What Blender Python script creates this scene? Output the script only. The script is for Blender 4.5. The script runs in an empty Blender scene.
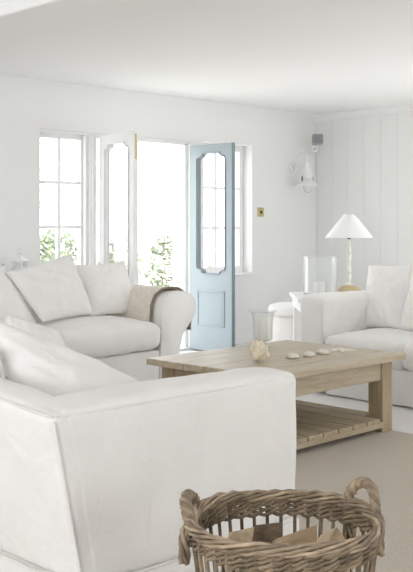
import bpy, bmesh, math, random
from mathutils import Vector, Matrix, noise
PI = math.pi
V = Vector
sc = bpy.context.scene
C = sc.collection

# ------------------------------------------------------------------ camera, sky, sun, lights, exposure
cam_d = bpy.data.cameras.new('camera')
cam = bpy.data.objects.new('camera', cam_d)
C.objects.link(cam)
cam.location = (0, 0, 1.19)
cam.rotation_euler = (PI/2, 0, -PI/4)
cam_d.sensor_fit = 'VERTICAL'
cam_d.sensor_height = 36
cam_d.lens = 960/572*36
cam_d.shift_y = -61/572
cam_d.clip_start = 0.05
sc.camera = cam

w = bpy.data.worlds.new('sky')
sc.world = w
w.use_nodes = True
bg = w.node_tree.nodes['Background']
bg.inputs['Color'].default_value = (0.948, 0.957, 0.985, 1)
bg.inputs['Strength'].default_value = 4.0

sun_d = bpy.data.lights.new('sun', 'SUN')
sun_d.energy = 4
sun_d.angle = 0.02
sun_d.color = (1, 0.96, 0.9)
sun = bpy.data.objects.new('sun', sun_d)
sun.rotation_euler = (math.radians(48), 0, math.radians(12))    # shines away from the house on to the garden
C.objects.link(sun)


def portal(name, loc, rot, sx, sy):
    """guides the sky's daylight through a window opening"""
    d = bpy.data.lights.new(name, 'AREA')
    d.shape = 'RECTANGLE'
    d.size = sx
    d.size_y = sy
    d.cycles.is_portal = True
    o = bpy.data.objects.new(name, d)
    o.location = loc
    o.rotation_euler = rot
    C.objects.link(o)


portal('left_window_daylight', (-4.1, 1.2, 1.35), (0, -PI/2, 0), 1.95, 7.6)
portal('rear_window_daylight', (4.6, -4.1, 1.4), (PI/2, 0, 0), 3.2, 1.8)
portal('added_right_daylight', (8.5, 2.65, 1.45), (0, PI/2, 0), 1.6, 2.5)  # daylight through the added opening, out of view on the right
portal('french_door_daylight', (5.83, 6.84, 1.0), (-PI/2, 0, 0), 1.1, 1.95)
portal('garden_window_daylight', (4.92, 6.84, 1.35), (-PI/2, 0, 0), .55, 1.3)
portal('side_window_daylight', (6.91, 6.84, 1.35), (-PI/2, 0, 0), .7, 1.3)

sc.view_settings.view_transform = 'Standard'
sc.view_settings.look = 'None'
sc.view_settings.exposure = 0.18
sc.view_settings.gamma = 1
sc.view_settings.use_curve_mapping = False
sc.cycles.max_bounces = 14
sc.cycles.diffuse_bounces = 7
sc.cycles.transparent_max_bounces = 24

# ------------------------------------------------------------------ materials


def mat(name, col, rough=0.6, metal=0.0, var=0.0, vscale=8.0, bump=0.0, bscale=40.0, stretch=(1, 1, 1), sheen=0.0, detail=4, spec=0.4):
    m = bpy.data.materials.new(name)
    m.use_nodes = True
    nt = m.node_tree
    N = nt.nodes
    L = nt.links
    b = N['Principled BSDF']
    b.inputs['Base Color'].default_value = (*col, 1)
    b.inputs['Roughness'].default_value = rough
    b.inputs['Metallic'].default_value = metal
    b.inputs['Specular IOR Level'].default_value = spec
    if sheen:
        b.inputs['Sheen Weight'].default_value = sheen
    tc = N.new('ShaderNodeTexCoord')
    mp = N.new('ShaderNodeMapping')
    mp.inputs['Scale'].default_value = stretch
    L.new(tc.outputs['Object'], mp.inputs['Vector'])
    if var:
        n = N.new('ShaderNodeTexNoise')
        n.inputs['Scale'].default_value = vscale
        n.inputs['Detail'].default_value = detail
        L.new(mp.outputs['Vector'], n.inputs['Vector'])
        r = N.new('ShaderNodeValToRGB')
        r.color_ramp.elements[0].position = 0.3
        r.color_ramp.elements[1].position = 0.7
        r.color_ramp.elements[0].color = (*[c*(1-var) for c in col], 1)
        r.color_ramp.elements[1].color = (*[min(1, c*(1+var)) for c in col], 1)
        L.new(n.outputs['Fac'], r.inputs['Fac'])
        L.new(r.outputs['Color'], b.inputs['Base Color'])
    if bump:
        n2 = N.new('ShaderNodeTexNoise')
        n2.inputs['Scale'].default_value = bscale
        n2.inputs['Detail'].default_value = 5
        L.new(mp.outputs['Vector'], n2.inputs['Vector'])
        bp = N.new('ShaderNodeBump')
        bp.inputs['Strength'].default_value = bump
        bp.inputs['Distance'].default_value = 0.02
        L.new(n2.outputs['Fac'], bp.inputs['Height'])
        L.new(bp.outputs['Normal'], b.inputs['Normal'])
    return m


def fabric(name, col, wr=0.35):
    m = mat(name, col, 0.92, var=0.02, vscale=5, sheen=0.15, spec=0.15)
    nt = m.node_tree
    N = nt.nodes
    L = nt.links
    b = N['Principled BSDF']
    tc = N['Texture Coordinate']
    # crumpled linen: broad creases plus a fine weave
    n1 = N.new('ShaderNodeTexNoise')
    n1.inputs['Scale'].default_value = 5.5
    n1.inputs['Detail'].default_value = 3.5
    n1.inputs['Distortion'].default_value = 0.6
    L.new(tc.outputs['Object'], n1.inputs['Vector'])
    n2 = N.new('ShaderNodeTexNoise')
    n2.inputs['Scale'].default_value = 260
    n2.inputs['Detail'].default_value = 2
    L.new(tc.outputs['Object'], n2.inputs['Vector'])
    b1 = N.new('ShaderNodeBump')
    b1.inputs['Strength'].default_value = wr
    b1.inputs['Distance'].default_value = 0.05
    L.new(n1.outputs['Fac'], b1.inputs['Height'])
    b2 = N.new('ShaderNodeBump')
    b2.inputs['Strength'].default_value = 0.15
    b2.inputs['Distance'].default_value = 0.003
    L.new(n2.outputs['Fac'], b2.inputs['Height'])
    L.new(b1.outputs['Normal'], b2.inputs['Normal'])
    L.new(b2.outputs['Normal'], b.inputs['Normal'])
    return m


def wood(name, c0, c1, stretch, rough=0.75, scale=3.0, bump=0.25):
    m = mat(name, c0, rough, spec=0.5 if rough < .4 else 0.25)
    nt = m.node_tree
    N = nt.nodes
    L = nt.links
    b = N['Principled BSDF']
    mp = N['Mapping']
    mp.inputs['Scale'].default_value = stretch
    n = N.new('ShaderNodeTexNoise')
    n.inputs['Scale'].default_value = scale
    n.inputs['Detail'].default_value = 8
    n.inputs['Roughness'].default_value = 0.65
    n.inputs['Distortion'].default_value = 0.6
    L.new(mp.outputs['Vector'], n.inputs['Vector'])
    r = N.new('ShaderNodeValToRGB')
    r.color_ramp.elements[0].position = 0.32
    r.color_ramp.elements[1].position = 0.68
    r.color_ramp.elements[0].color = (*c0, 1)
    r.color_ramp.elements[1].color = (*c1, 1)
    L.new(n.outputs['Fac'], r.inputs['Fac'])
    L.new(r.outputs['Color'], b.inputs['Base Color'])
    bp = N.new('ShaderNodeBump')
    bp.inputs['Strength'].default_value = bump
    bp.inputs['Distance'].default_value = 0.01
    L.new(n.outputs['Fac'], bp.inputs['Height'])
    L.new(bp.outputs['Normal'], b.inputs['Normal'])
    return m


def clear_glass(name, tint=(0.98, 0.99, 0.99), refl=0.5, bloom=0.0):
    m = bpy.data.materials.new(name)
    m.use_nodes = True
    nt = m.node_tree
    N = nt.nodes
    L = nt.links
    for n in list(N):
        N.remove(n)
    out = N.new('ShaderNodeOutputMaterial')
    mix = N.new('ShaderNodeMixShader')
    tr = N.new('ShaderNodeBsdfTransparent')
    tr.inputs['Color'].default_value = (*tint, 1)
    gl = N.new('ShaderNodeBsdfGlossy')
    gl.inputs['Roughness'].default_value = 0.02
    lw = N.new('ShaderNodeLayerWeight')
    lw.inputs['Blend'].default_value = 0.25
    mu = N.new('ShaderNodeMath')
    mu.operation = 'MULTIPLY'
    mu.inputs[1].default_value = refl
    L.new(lw.outputs['Fresnel'], mu.inputs[0])
    L.new(mu.outputs[0], mix.inputs['Fac'])
    L.new(tr.outputs[0], mix.inputs[1])
    L.new(gl.outputs[0], mix.inputs[2])
    if bloom:                       # pale haze painted into the clear glass so it shows up
        m2 = N.new('ShaderNodeMixShader')
        df = N.new('ShaderNodeBsdfDiffuse')
        df.inputs['Color'].default_value = (.85, .87, .88, 1)
        m2.inputs['Fac'].default_value = bloom
        L.new(mix.outputs[0], m2.inputs[1])
        L.new(df.outputs[0], m2.inputs[2])
        L.new(m2.outputs[0], out.inputs['Surface'])
    else:
        L.new(mix.outputs[0], out.inputs['Surface'])
    return m


M = {}
M['wall'] = mat('white_plaster', (0.83, 0.83, 0.825), 0.85, bump=0.03, bscale=6)
M['panel'] = mat('white_painted_boards', (0.81, 0.81, 0.79), 0.6, bump=0.02, bscale=10)
M['ceil'] = mat('ceiling_paint', (0.93, 0.93, 0.92), 0.9)
M['rug'] = mat('beige_sisal', (0.57, 0.51, 0.425), 0.95, var=0.07, vscale=90, bump=0.6, bscale=150, sheen=0.2)
M['floor'] = mat('pale_carpet', (0.80, 0.79, 0.775), 0.95, var=0.06, vscale=90, bump=0.5, bscale=170, sheen=0.3)
M['trim'] = mat('white_gloss_paint', (0.84, 0.84, 0.83), 0.35)
M['blue'] = mat('pale_blue_paint', (0.315, 0.375, 0.40), 0.42, var=0.02, vscale=3)
M['greyblue'] = mat('blue_grey_edge_paint', (0.20, 0.26, 0.28), 0.5)
M['brass'] = mat('brass', (0.55, 0.47, 0.22), 0.35, 0.8)
M['dark'] = mat('dark_metal', (0.09, 0.085, 0.08), 0.45, 0.6)
M['slip'] = fabric('white_linen_slipcover', (0.84, 0.83, 0.81), 0.30)
M['cush'] = fabric('white_cotton_cushion', (0.86, 0.85, 0.83), 0.32)
M['pipe'] = fabric('white_piping', (0.80, 0.79, 0.77), 0.1)
M['throw'] = mat('beige_wool', (0.73, 0.68, 0.59), 0.95, var=0.08, vscale=30, bump=0.3, bscale=120, sheen=0.3)
M['border'] = mat('brown_trim', (0.27, 0.22, 0.17), 0.9, bump=0.3, bscale=200)
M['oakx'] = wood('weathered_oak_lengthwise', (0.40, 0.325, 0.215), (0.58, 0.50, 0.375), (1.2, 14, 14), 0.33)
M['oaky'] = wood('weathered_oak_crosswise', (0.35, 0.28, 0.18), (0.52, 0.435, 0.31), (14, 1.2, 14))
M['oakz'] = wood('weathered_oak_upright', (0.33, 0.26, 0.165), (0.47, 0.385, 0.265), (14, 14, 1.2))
M['glass'] = clear_glass('clear_glass', (0.995, 0.998, 0.998), 0.45, 0.16)
M['pane'] = clear_glass('window_glass', (0.99, 0.995, 0.995), 0.25)
M['wax'] = mat('ivory_wax', (0.86, 0.83, 0.76), 0.5)
M['wick'] = mat('wick', (0.12, 0.1, 0.08), 0.9)
M['shell'] = mat('shell', (0.80, 0.72, 0.56), 0.55, var=0.14, vscale=22, bump=0.5, bscale=60)
M['urchin'] = mat('pale_shell', (0.80, 0.77, 0.70), 0.7, var=0.05, vscale=40, bump=0.4, bscale=120)
M['white_metal'] = mat('white_enamel', (0.83, 0.83, 0.81), 0.35)
M['shade'] = mat('white_card_shade', (0.86, 0.86, 0.86), 0.8)
M['stem'] = mat('chalky_white_stem', (0.80, 0.78, 0.71), 0.7, var=0.1, vscale=25, bump=0.5, bscale=50)
M['tan'] = mat('tan_wood', (0.55, 0.43, 0.26), 0.6, var=0.15, vscale=12, stretch=(1, 1, 6))
M['grey'] = mat('grey_plastic', (0.40, 0.40, 0.40), 0.6)
M['grille'] = mat('grey_grille', (0.30, 0.30, 0.305), 0.7, bump=0.6, bscale=300)
M['wicker'] = mat('willow', (0.25, 0.19, 0.125), 0.65, var=0.5, vscale=14, bump=0.4, bscale=60)
M['wicker2'] = mat('pale_willow', (0.31, 0.24, 0.165), 0.65, var=0.45, vscale=16, bump=0.4, bscale=60)
for q in ('wicker', 'wicker2'):
    nt = M[q].node_tree
    geo = nt.nodes.new('ShaderNodeNewGeometry')
    hsv = nt.nodes.new('ShaderNodeHueSaturation')
    mr = nt.nodes.new('ShaderNodeMapRange')
    mr.inputs['To Min'].default_value = .55
    mr.inputs['To Max'].default_value = 1.45
    bs = nt.nodes['Principled BSDF']
    src = bs.inputs['Base Color'].links[0].from_socket
    nt.links.new(geo.outputs['Random Per Island'], mr.inputs['Value'])
    nt.links.new(mr.outputs['Result'], hsv.inputs['Value'])
    nt.links.new(src, hsv.inputs['Color'])
    nt.links.new(hsv.outputs['Color'], bs.inputs['Base Color'])
M['bark'] = mat('bark', (0.17, 0.125, 0.085), 0.95, var=0.5, vscale=25, bump=1.0, bscale=40, stretch=(0.4, 1, 1))
M['split'] = mat('split_wood', (0.62, 0.49, 0.34), 0.85, var=0.25, vscale=12, bump=0.5, bscale=30, stretch=(0.3, 2, 2))
M['paving'] = mat('pale_paving', (0.72, 0.70, 0.66), 0.8, var=0.08, vscale=2)
M['leaf'] = mat('leaf_green', (0.28, 0.335, 0.225), 0.6, var=0.3, vscale=3)
M['leaf2'] = mat('pale_leaf_green', (0.31, 0.36, 0.26), 0.6, var=0.3, vscale=3)
M['twig'] = mat('twig', (0.35, 0.28, 0.2), 0.9)

# ------------------------------------------------------------------ helpers


def link(name, bm, m, parent=None, smooth=True, kind=None):
    bmesh.ops.recalc_face_normals(bm, faces=bm.faces)
    me = bpy.data.meshes.new(name)
    bm.to_mesh(me)
    bm.free()
    if smooth:
        for p in me.polygons:
            p.use_smooth = True
    me.materials.append(m)
    o = bpy.data.objects.new(name, me)
    C.objects.link(o)
    if parent:
        o.parent = parent
    if kind:
        o['kind'] = kind
    return o


def tag(o, label, cat, group=None):
    o['label'] = label
    o['category'] = cat
    if group:
        o['group'] = group
    return o


def empty(name, loc, rz=0, label=None, cat=None, group=None, kind=None):
    o = bpy.data.objects.new(name, None)
    o.empty_display_size = 0.1
    C.objects.link(o)
    o.location = loc
    o.rotation_euler = (0, 0, rz)
    if label:
        tag(o, label, cat, group)
    if kind:
        o['kind'] = kind
    return o


def box(bm, x0, x1, y0, y1, z0, z1, bev=0.0, seg=2):
    r = bmesh.ops.create_cube(bm, size=1)
    vs = r['verts']
    for v in vs:
        v.co = V((x0+(v.co.x+.5)*(x1-x0), y0+(v.co.y+.5)*(y1-y0), z0+(v.co.z+.5)*(z1-z0)))
    if bev:
        es = list({e for v in vs for e in v.link_edges})
        bmesh.ops.bevel(bm, geom=es, offset=bev, segments=seg, affect='EDGES', profile=0.5)


def boxes(*bs, bev=0.0):
    bm = bmesh.new()
    for b in bs:
        box(bm, *b, bev=bev)
    return bm


def tube(bm, pts, r, n=8, closed=False, caps=True):
    pts = [V(p) for p in pts]
    k = len(pts)
    rs = r if isinstance(r, (list, tuple)) else [r]*k
    rings = []
    up = None
    for i in range(k):
        if closed:
            t = pts[(i+1) % k]-pts[i-1]
        else:
            t = pts[min(i+1, k-1)]-pts[max(i-1, 0)]
        t.normalize()
        if up is None:
            up = V((0, 0, 1)) if abs(t.z) < .9 else V((1, 0, 0))
        a = t.cross(up)
        if a.length < 1e-6:
            a = t.orthogonal()
        a.normalize()
        b = t.cross(a)
        b.normalize()
        up = -b
        rings.append([bm.verts.new(pts[i]+(a*math.cos(q*2*PI/n)+b*math.sin(q*2*PI/n))*rs[i]) for q in range(n)])
    for i in range(k if closed else k-1):
        A = rings[i]
        B = rings[(i+1) % k]
        for q in range(n):
            bm.faces.new((A[q], A[(q+1) % n], B[(q+1) % n], B[q]))
    if caps and not closed:
        bm.faces.new(rings[0])
        bm.faces.new(rings[-1][::-1])


def lathe(bm, prof, n=32, c=(0, 0, 0), cap0=True, cap1=True):
    rings = []
    for (r, z) in prof:
        rings.append([bm.verts.new((c[0]+r*math.cos(q*2*PI/n), c[1]+r*math.sin(q*2*PI/n), c[2]+z)) for q in range(n)])
    for A, B in zip(rings, rings[1:]):
        for q in range(n):
            bm.faces.new((A[q], A[(q+1) % n], B[(q+1) % n], B[q]))
    if cap0:
        bm.faces.new(rings[0][::-1])
    if cap1:
        bm.faces.new(rings[-1])


def shell_lathe(bm, prof, th, n=40, c=(0, 0, 0)):
    """open vessel of wall thickness th: outer profile bottom to top, then back down inside"""
    inner = [(max(r-th, 0.002), z) for r, z in prof[::-1]]
    inner[-1] = (inner[-1][0], inner[-1][1]+th)
    lathe(bm, list(prof)+inner, n, c)


def fbm(p, s=1.0, seed=0.0):
    return noise.noise(V((p.x*s+seed, p.y*s-seed*.7, p.z*s+seed*1.3)))


def softbox(bm, x0, x1, y0, y1, z0, z1, r=0.04, cell=0.045, crown=0.0, wr=0.004, seed=0.0, fn=None, side=0.0, wf=5.0):
    """upholstered box: rounded edges, crowned top, soft creases"""
    def axis(a, b):
        L = b-a
        rr = min(r, L*.45)
        base = [0, rr*.3, rr*.65, rr]
        n = max(1, round((L-2*rr)/cell))
        mid = [rr+(L-2*rr)*i/n for i in range(1, n)]
        return [a+t for t in base+mid+[L-q for q in base[::-1]]]
    X, Y, Z = axis(x0, x1), axis(y0, y1), axis(z0, z1)
    cx, cy, cz = (x0+x1)/2, (y0+y1)/2, (z0+z1)/2
    cache = {}

    def vert(p):
        k = tuple(round(q, 5) for q in p)
        if k in cache:
            return cache[k]
        q = V(p)
        rx, ry, rz = min(r, (x1-x0)*.45), min(r, (y1-y0)*.45), min(r, (z1-z0)*.45)
        c = V((min(max(q.x, x0+rx), x1-rx), min(max(q.y, y0+ry), y1-ry), min(max(q.z, z0+rz), z1-rz)))
        d = q-c
        nrm = V((0, 0, 1))
        if d.length > 1e-9:
            nrm = d.normalized()
            m = max(abs(d.x)/rx, abs(d.y)/ry, abs(d.z)/rz)
            dd = V((d.x/rx, d.y/ry, d.z/rz)).normalized()
            q = c+V((dd.x*rx, dd.y*ry, dd.z*rz))*m
        a, b, e = (q.x-cx)/((x1-x0)/2), (q.y-cy)/((y1-y0)/2), (q.z-cz)/((z1-z0)/2)
        if crown:
            q.z += crown*max(0, 1-a*a)*max(0, 1-b*b)*max(0, e)
        if side:
            k2 = side*max(0, 1-e*e)
            q.x += k2*a*max(0, 1-b**4)
            q.y += k2*b*max(0, 1-a**4)
        if wr:
            w1 = fbm(q, wf, seed)+.5*fbm(q, wf*2.6, seed+7)
            q += nrm*wr*w1
        if fn:
            q = fn(q)
        v = bm.verts.new(q)
        cache[k] = v
        return v

    def grid(A, B, f):
        for i in range(len(A)-1):
            for j in range(len(B)-1):
                vs = [vert(f(A[i], B[j])), vert(f(A[i+1], B[j])), vert(f(A[i+1], B[j+1])), vert(f(A[i], B[j+1]))]
                try:
                    bm.faces.new(vs)
                except ValueError:
                    pass
    for z in (z0, z1):
        grid(X, Y, lambda a, b: (a, b, z))
    for y in (y0, y1):
        grid(X, Z, lambda a, b: (a, y, b))
    for x in (x0, x1):
        grid(Y, Z, lambda a, b: (x, a, b))


def pillow(name, bl, br, tr, tl, T, label, group, seed=0.0, m=None, pull=0.07, piping=True, sag=0.0, flip=1):
    bl, br, tr, tl = V(bl), V(br), V(tr), V(tl)
    org = (bl+br)/2
    root = empty(name, org, 0, label, 'cushion', group)
    n = ((br-bl).cross(tl-bl)).normalized()
    N = 30

    def P(a, b):
        a2 = a*(1-pull*(1-b*b))
        b2 = b*(1-pull*(1-a*a))
        s, t = (a2+1)/2, (b2+1)/2
        p = bl*(1-s)*(1-t)+br*s*(1-t)+tr*s*t+tl*(1-s)*t
        p.z -= sag*(1-a*a)*max(0, b)**2
        return p
    bm = bmesh.new()
    g = {}
    for sgn in (1, -1):
        for i in range(N+1):
            for j in range(N+1):
                a, b = -math.cos(PI*i/N)*.35+.65*(2*i/N-1), -math.cos(PI*j/N)*.35+.65*(2*j/N-1)
                edge = i in (0, N) or j in (0, N)
                if edge and sgn == -1:
                    g[(-1, i, j)] = g[(1, i, j)]
                    continue
                p = P(a, b)
                h = T*max(0, (1-a*a)*(1-b*b))**.46
                h *= 1-.18*max(0, b)          # heavier towards the bottom
                # creases running in from the corners and seams
                e = max(abs(a), abs(b))
                ang = math.atan2(b, a)
                cr = math.sin(ang*13+seed*3+2*noise.noise(V((a*2+seed, b*2, 1))))*.010*e**3*(1-e)*4
                big = .018*noise.noise(V((a*1.7+seed, b*1.7-seed, sgn*2)))*(1-e*e)
                big += .010*noise.noise(V((a*4.2+seed, b*4.2+seed, sgn*3)))*(1-e**4)
                g[(sgn, i, j)] = bm.verts.new(p+n*sgn*(h+(cr+big) if not edge else 0)-org)
        for i in range(N):
            for j in range(N):
                f = [g[(sgn, i, j)], g[(sgn, i+1, j)], g[(sgn, i+1, j+1)], g[(sgn, i, j+1)]]
                if sgn < 0:
                    f.reverse()
                bm.faces.new(f)
    link('cover', bm, m or M['cush'], root)
    if piping:
        pts = []
        K = 24
        for k in range(K):
            pts.append(P(-1+2*k/K, -1))
        for k in range(K):
            pts.append(P(1, -1+2*k/K))
        for k in range(K):
            pts.append(P(1-2*k/K, 1))
        for k in range(K):
            pts.append(P(-1, 1-2*k/K))
        bm = bmesh.new()
        tube(bm, [p-org for p in pts], .0035, 6, closed=True)
        link('piping', bm, M['pipe'], root)
    return root


def curve_plate(name, splines, th, m, parent=None):
    """flat plate in local XZ with holes, thickness th along local Y (0..th)"""
    cd = bpy.data.curves.new(name, 'CURVE')
    cd.dimensions = '2D'
    cd.fill_mode = 'BOTH'
    cd.extrude = th/2
    for pts in splines:
        s = cd.splines.new('POLY')
        s.points.add(len(pts)-1)
        for i, p in enumerate(pts):
            s.points[i].co = (p[0], p[1], 0, 1)
        s.use_cyclic_u = True
    tmp = bpy.data.objects.new('tmp', cd)
    C.objects.link(tmp)
    dg = bpy.context.evaluated_depsgraph_get()
    me = bpy.data.meshes.new_from_object(tmp.evaluated_get(dg))
    bpy.data.objects.remove(tmp)
    bm = bmesh.new()
    bm.from_mesh(me)
    bpy.data.meshes.remove(me)
    bmesh.ops.transform(bm, matrix=Matrix.Translation((0, th/2, 0)) @ Matrix.Rotation(PI/2, 4, 'X'), verts=bm.verts)
    bmesh.ops.remove_doubles(bm, verts=bm.verts, dist=1e-5)
    return link(name, bm, m, parent, smooth=False)


def rope(bm, path, strands, R, r, turns, n=7, closed=False, jit=0.0, seed=0):
    """strands twisted round a path"""
    pts = [V(p) for p in path]
    k = len(pts)
    rnd = random.Random(seed)
    fr = []
    up = V((0, 0, 1))
    for i in range(k):
        t = (pts[(i+1) % k]-pts[i-1]) if closed else (pts[min(i+1, k-1)]-pts[max(i-1, 0)])
        t.normalize()
        a = t.cross(up)
        if a.length < 1e-4:
            a = t.orthogonal()
        a.normalize()
        b = a.cross(t).normalized()
        up = b
        fr.append((a, b))
    for s in range(strands):
        ph = 2*PI*s/strands
        out = []
        rr = r*(1+rnd.uniform(-.15, .15))
        for i in range(k):
            an = ph+2*PI*turns*i/(k if closed else k-1)
            a, b = fr[i]
            q = R*(1+jit*noise.noise(V((i*.21, s*3.1, seed))))
            out.append(pts[i]+(a*math.cos(an)+b*math.sin(an))*q)
        tube(bm, out, rr, n, closed=closed)


# ------------------------------------------------------------------ the room
YB, XR, H = 6.6, 8.29, 2.40
XL, YF = -4.0, -4.0
WT = 0.25

link('floor', boxes((XL, XR+.2, YF, YB+WT, -.1, -.006)), M['floor'], smooth=False, kind='structure')
link('ceiling', boxes((XL-.2, XR+.2, YF-.2, YB+WT, H, H+.15)), M['ceil'], smooth=False, kind='structure')
link('ceiling_beam', boxes((2.58, 2.95, YF, YB, 2.20, H), bev=.012), M['ceil'], smooth=False, kind='structure')

W1L, W1R = 4.647, 5.20          # garden window
D1L, D1R = 5.27, 6.385          # french doors
HEAD = 1.99
W2L, W2R = 6.56, 7.258          # window right of the doors
link('wall_back', boxes(
    (XL, W1L, YB, YB+WT, -.05, H), (W1L, D1R, YB, YB+WT, HEAD, H), (W1L, W1R, YB, YB+WT, -.05, .70),
    (D1R, W2L, YB, YB+WT, -.05, H), (W2L, W2R, YB, YB+WT, -.05, .70), (W2L, W2R, YB, YB+WT, 2.0, H), (W2R, XR+.2, YB, YB+WT, -.05, H)),
    M['wall'], smooth=False, kind='structure')

# right wall: wide vertical boards with a quirk at each joint
bm = bmesh.new()
y = 6.575
RW0, RW1 = 1.42, 3.9           # unseen opening added in the boarded wall to brighten the far room
for q in ((YF, RW0, -.05, H), (RW1, YB, -.05, H), (RW0, RW1, -.05, .65), (RW0, RW1, 2.25, H)):
    box(bm, XR+.012, XR+.2, *q)
while y > YF:
    y1 = max(y-.2075, YF)
    for z0, z1 in (((.12, .65), (2.25, 2.335)) if (y1 < RW1-.02 and y > RW0+.02) else ((.12, 2.335),)):
        box(bm, XR, XR+.03, y1+.0006, y-.0006, z0, z1, bev=.0028, seg=1)
    y = y1
link('wall_right', bm, M['panel'], smooth=False, kind='structure')

# left wall and the wall behind the camera, with broad window openings
link('wall_left', boxes((XL-.2, XL, YF, -2.6, -.05, H), (XL-.2, XL, 5.0, YB, -.05, H), (XL-.2, XL, -2.6, 5.0, -.05, .35), (XL-.2, XL, -2.6, 5.0, 2.32, H)),
     M['wall'], smooth=False, kind='structure')
link('wall_front', boxes((XL-.2, 3.05, YF-.2, YF, -.05, H), (6.15, XR+.2, YF-.2, YF, -.05, H), (3.05, 6.15, YF-.2, YF, -.05, .5), (3.05, 6.15, YF-.2, YF, 2.3, H)),
     M['wall'], smooth=False, kind='structure')

# cornice on the boarded wall, and skirtings
bm = bmesh.new()
prof = [(0, 2.40), (0, 2.315), (-.012, 2.315), (-.016, 2.335), (-.03, 2.345), (-.05, 2.375), (-.062, 2.38), (-.062, 2.40)]
A = [bm.verts.new((XR+p[0], YB, p[1])) for p in prof]
B = [bm.verts.new((XR+p[0], YF, p[1])) for p in prof]
for i in range(len(prof)):
    j = (i+1) % len(prof)
    bm.faces.new((A[i], A[j], B[j], B[i]))
link('trim_1', bm, M['trim'], smooth=False, kind='structure')
link('baseboard_right', boxes((XR-.018, XR+.01, YF, YB, -.02, .12), bev=.005), M['trim'], smooth=False, kind='structure')
link('baseboard_back', boxes((D1R+.08, XR, YB-.018, YB+.01, -.02, .125), (D1R+.08, XR, YB-.024, YB-.01, -.02, .10), bev=.004),
     M['trim'], smooth=False, kind='structure')

# garden window in the shared opening left of the doors
w1 = empty('window_1', (W1L, 6.70, .70), 0, kind='structure')


def sash(root, x0, x1, z0, z1, stile, panes_x, zs, top, y0=0.0, y1=.06):
    wd, ht = x1-x0, z1-z0
    link('frame', boxes((0, stile[0], y0, y1, 0, ht), (wd-stile[1], wd, y0, y1, 0, ht), (stile[0], wd-stile[1], y0, y1, ht-top, ht), (stile[0], wd-stile[1], y0, y1, 0, .07), bev=.004),
         M['trim'], root, smooth=False)
    for x in panes_x:
        link('glazing_bar', boxes((x-x0-.015, x-x0+.015, y0+.01, y1-.01, .06, ht-top+.01), bev=.004), M['trim'], root, smooth=False)
    for z in zs:
        link('glazing_bar', boxes((stile[0]-.01, wd-stile[1]+.01, y0+.008, y1-.008, z-z0-.013, z-z0+.013), bev=.004), M['trim'], root, smooth=False)
    link('pane', boxes((stile[0]-.01, wd-stile[1]+.01, (y0+y1)/2-.002, (y0+y1)/2+.002, .05, ht-top+.01)), M['pane'], root, smooth=False)


sash(w1, W1L, W1R, .70, HEAD, (.075, .05), [4.926], [1.555, 1.173], .06)
link('sill', boxes((.0, W1R-W1L, -.13, .02, -.002, .03), bev=.006), M['trim'], w1, smooth=False)

w2 = empty('window_2', (W2L, 6.72, .70), 0, kind='structure')
sash(w2, W2L, W2R, .70, 2.0, (.06, .06), [6.86], [1.56, 1.16], .06)
link('sill', boxes((-.03, W2R-W2L+.06, -.145, .0, -.022, .004), bev=.006), M['trim'], w2, smooth=False)

# door frame: post between window and doors, jamb, head, threshold
link('trim_2', boxes((W1R, D1L, 6.63, 6.80, 0, HEAD), (W1R+.012, D1L-.02, 6.612, 6.64, 0, HEAD), (W1R-.03, W1R+.01, 6.66, 6.70, .7, HEAD), bev=.005),
     M['trim'], smooth=False, kind='structure')
link('trim_3', boxes((D1R-.035, D1R, 6.64, 6.80, 0, HEAD), (D1L, D1R, 6.64, 6.80, HEAD-.035, HEAD), (W1L, D1R, 6.615, 6.63, HEAD-.022, HEAD), bev=.004),
     M['trim'], smooth=False, kind='structure')
link('trim_4', boxes((D1L, D1R, 6.60, 6.86, -.05, .02), bev=.005), M['trim'], smooth=False, kind='structure')


def hole(x0, x1, z0, z1, c=.052, d=.07):
    """glazed opening whose corners step in with little ogee curves"""
    pts = []

    def corner(px, pz, sx, sz):
        # from the stile towards the rail
        seq = []
        for k in range(6):
            t = k/5
            a = t*PI/2
            seq.append((px+sx*c*.45*(1-math.cos(a)), pz+sz*(d-d*.45*math.sin(a)*1.0)))
        for k in range(7):
            t = k/6
            a = t*PI/2
            seq.append((px+sx*(c*.45+c*1.0*math.sin(a)), pz+sz*(d*.55*math.cos(a))))
        return seq
    pts += corner(x0, z1, 1, -1)
    pts += corner(x1, z1, -1, -1)[::-1]
    pts += corner(x1, z0, -1, 1)
    pts += corner(x0, z0, 1, 1)[::-1]
    return pts


def french_leaf(name, loc, ang, wd, hgt, m, edge_m, side):
    """side: +1 the leaf lies on local +y from its hinge line, panels both faces"""
    root = empty(name, loc, ang, kind='structure')
    th = .044
    x0, x1, z0, z1 = .095, wd-.085, .725, hgt-.085
    curve_plate('leaf', [[(0, 0), (wd, 0), (wd, hgt), (0, hgt)], hole(x0, x1, z0, z1)], th, m, root)
    link('edge', boxes((wd-.0005, wd+.004, .002, th-.002, .003, hgt-.003)), edge_m, root, smooth=False)
    link('pane', boxes((x0-.006, x1+.006, th/2-.002, th/2+.002, z0-.006, z1+.006)), M['pane'], root, smooth=False)
    bmm = bmesh.new()
    for yy in (-.004, th+.004):
        outl = [V((p[0], yy, p[1])) for p in hole(x0-.004, x1+.004, z0-.004, z1+.004)]
        tube(bmm, outl, .0065, 6, closed=True)
    link('glazing_bead', bmm, m, root)
    for ya, yb in ((-.006, .002), (th-.002, th+.006)):
        a, b, c, d = .10, wd-.09, .23, .565
        t = .016
        link('panel_moulding', boxes((a, b, ya, yb, c, c+t), (a, b, ya, yb, d-t, d), (a, a+t, ya, yb, c, d), (b-t, b, ya, yb, c, d), bev=.0035), m, root, smooth=False)
    link('panel', boxes((.13, wd-.12, -.002, th+.002, .26, .535), bev=.002), m, root, smooth=False)
    return root


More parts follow.
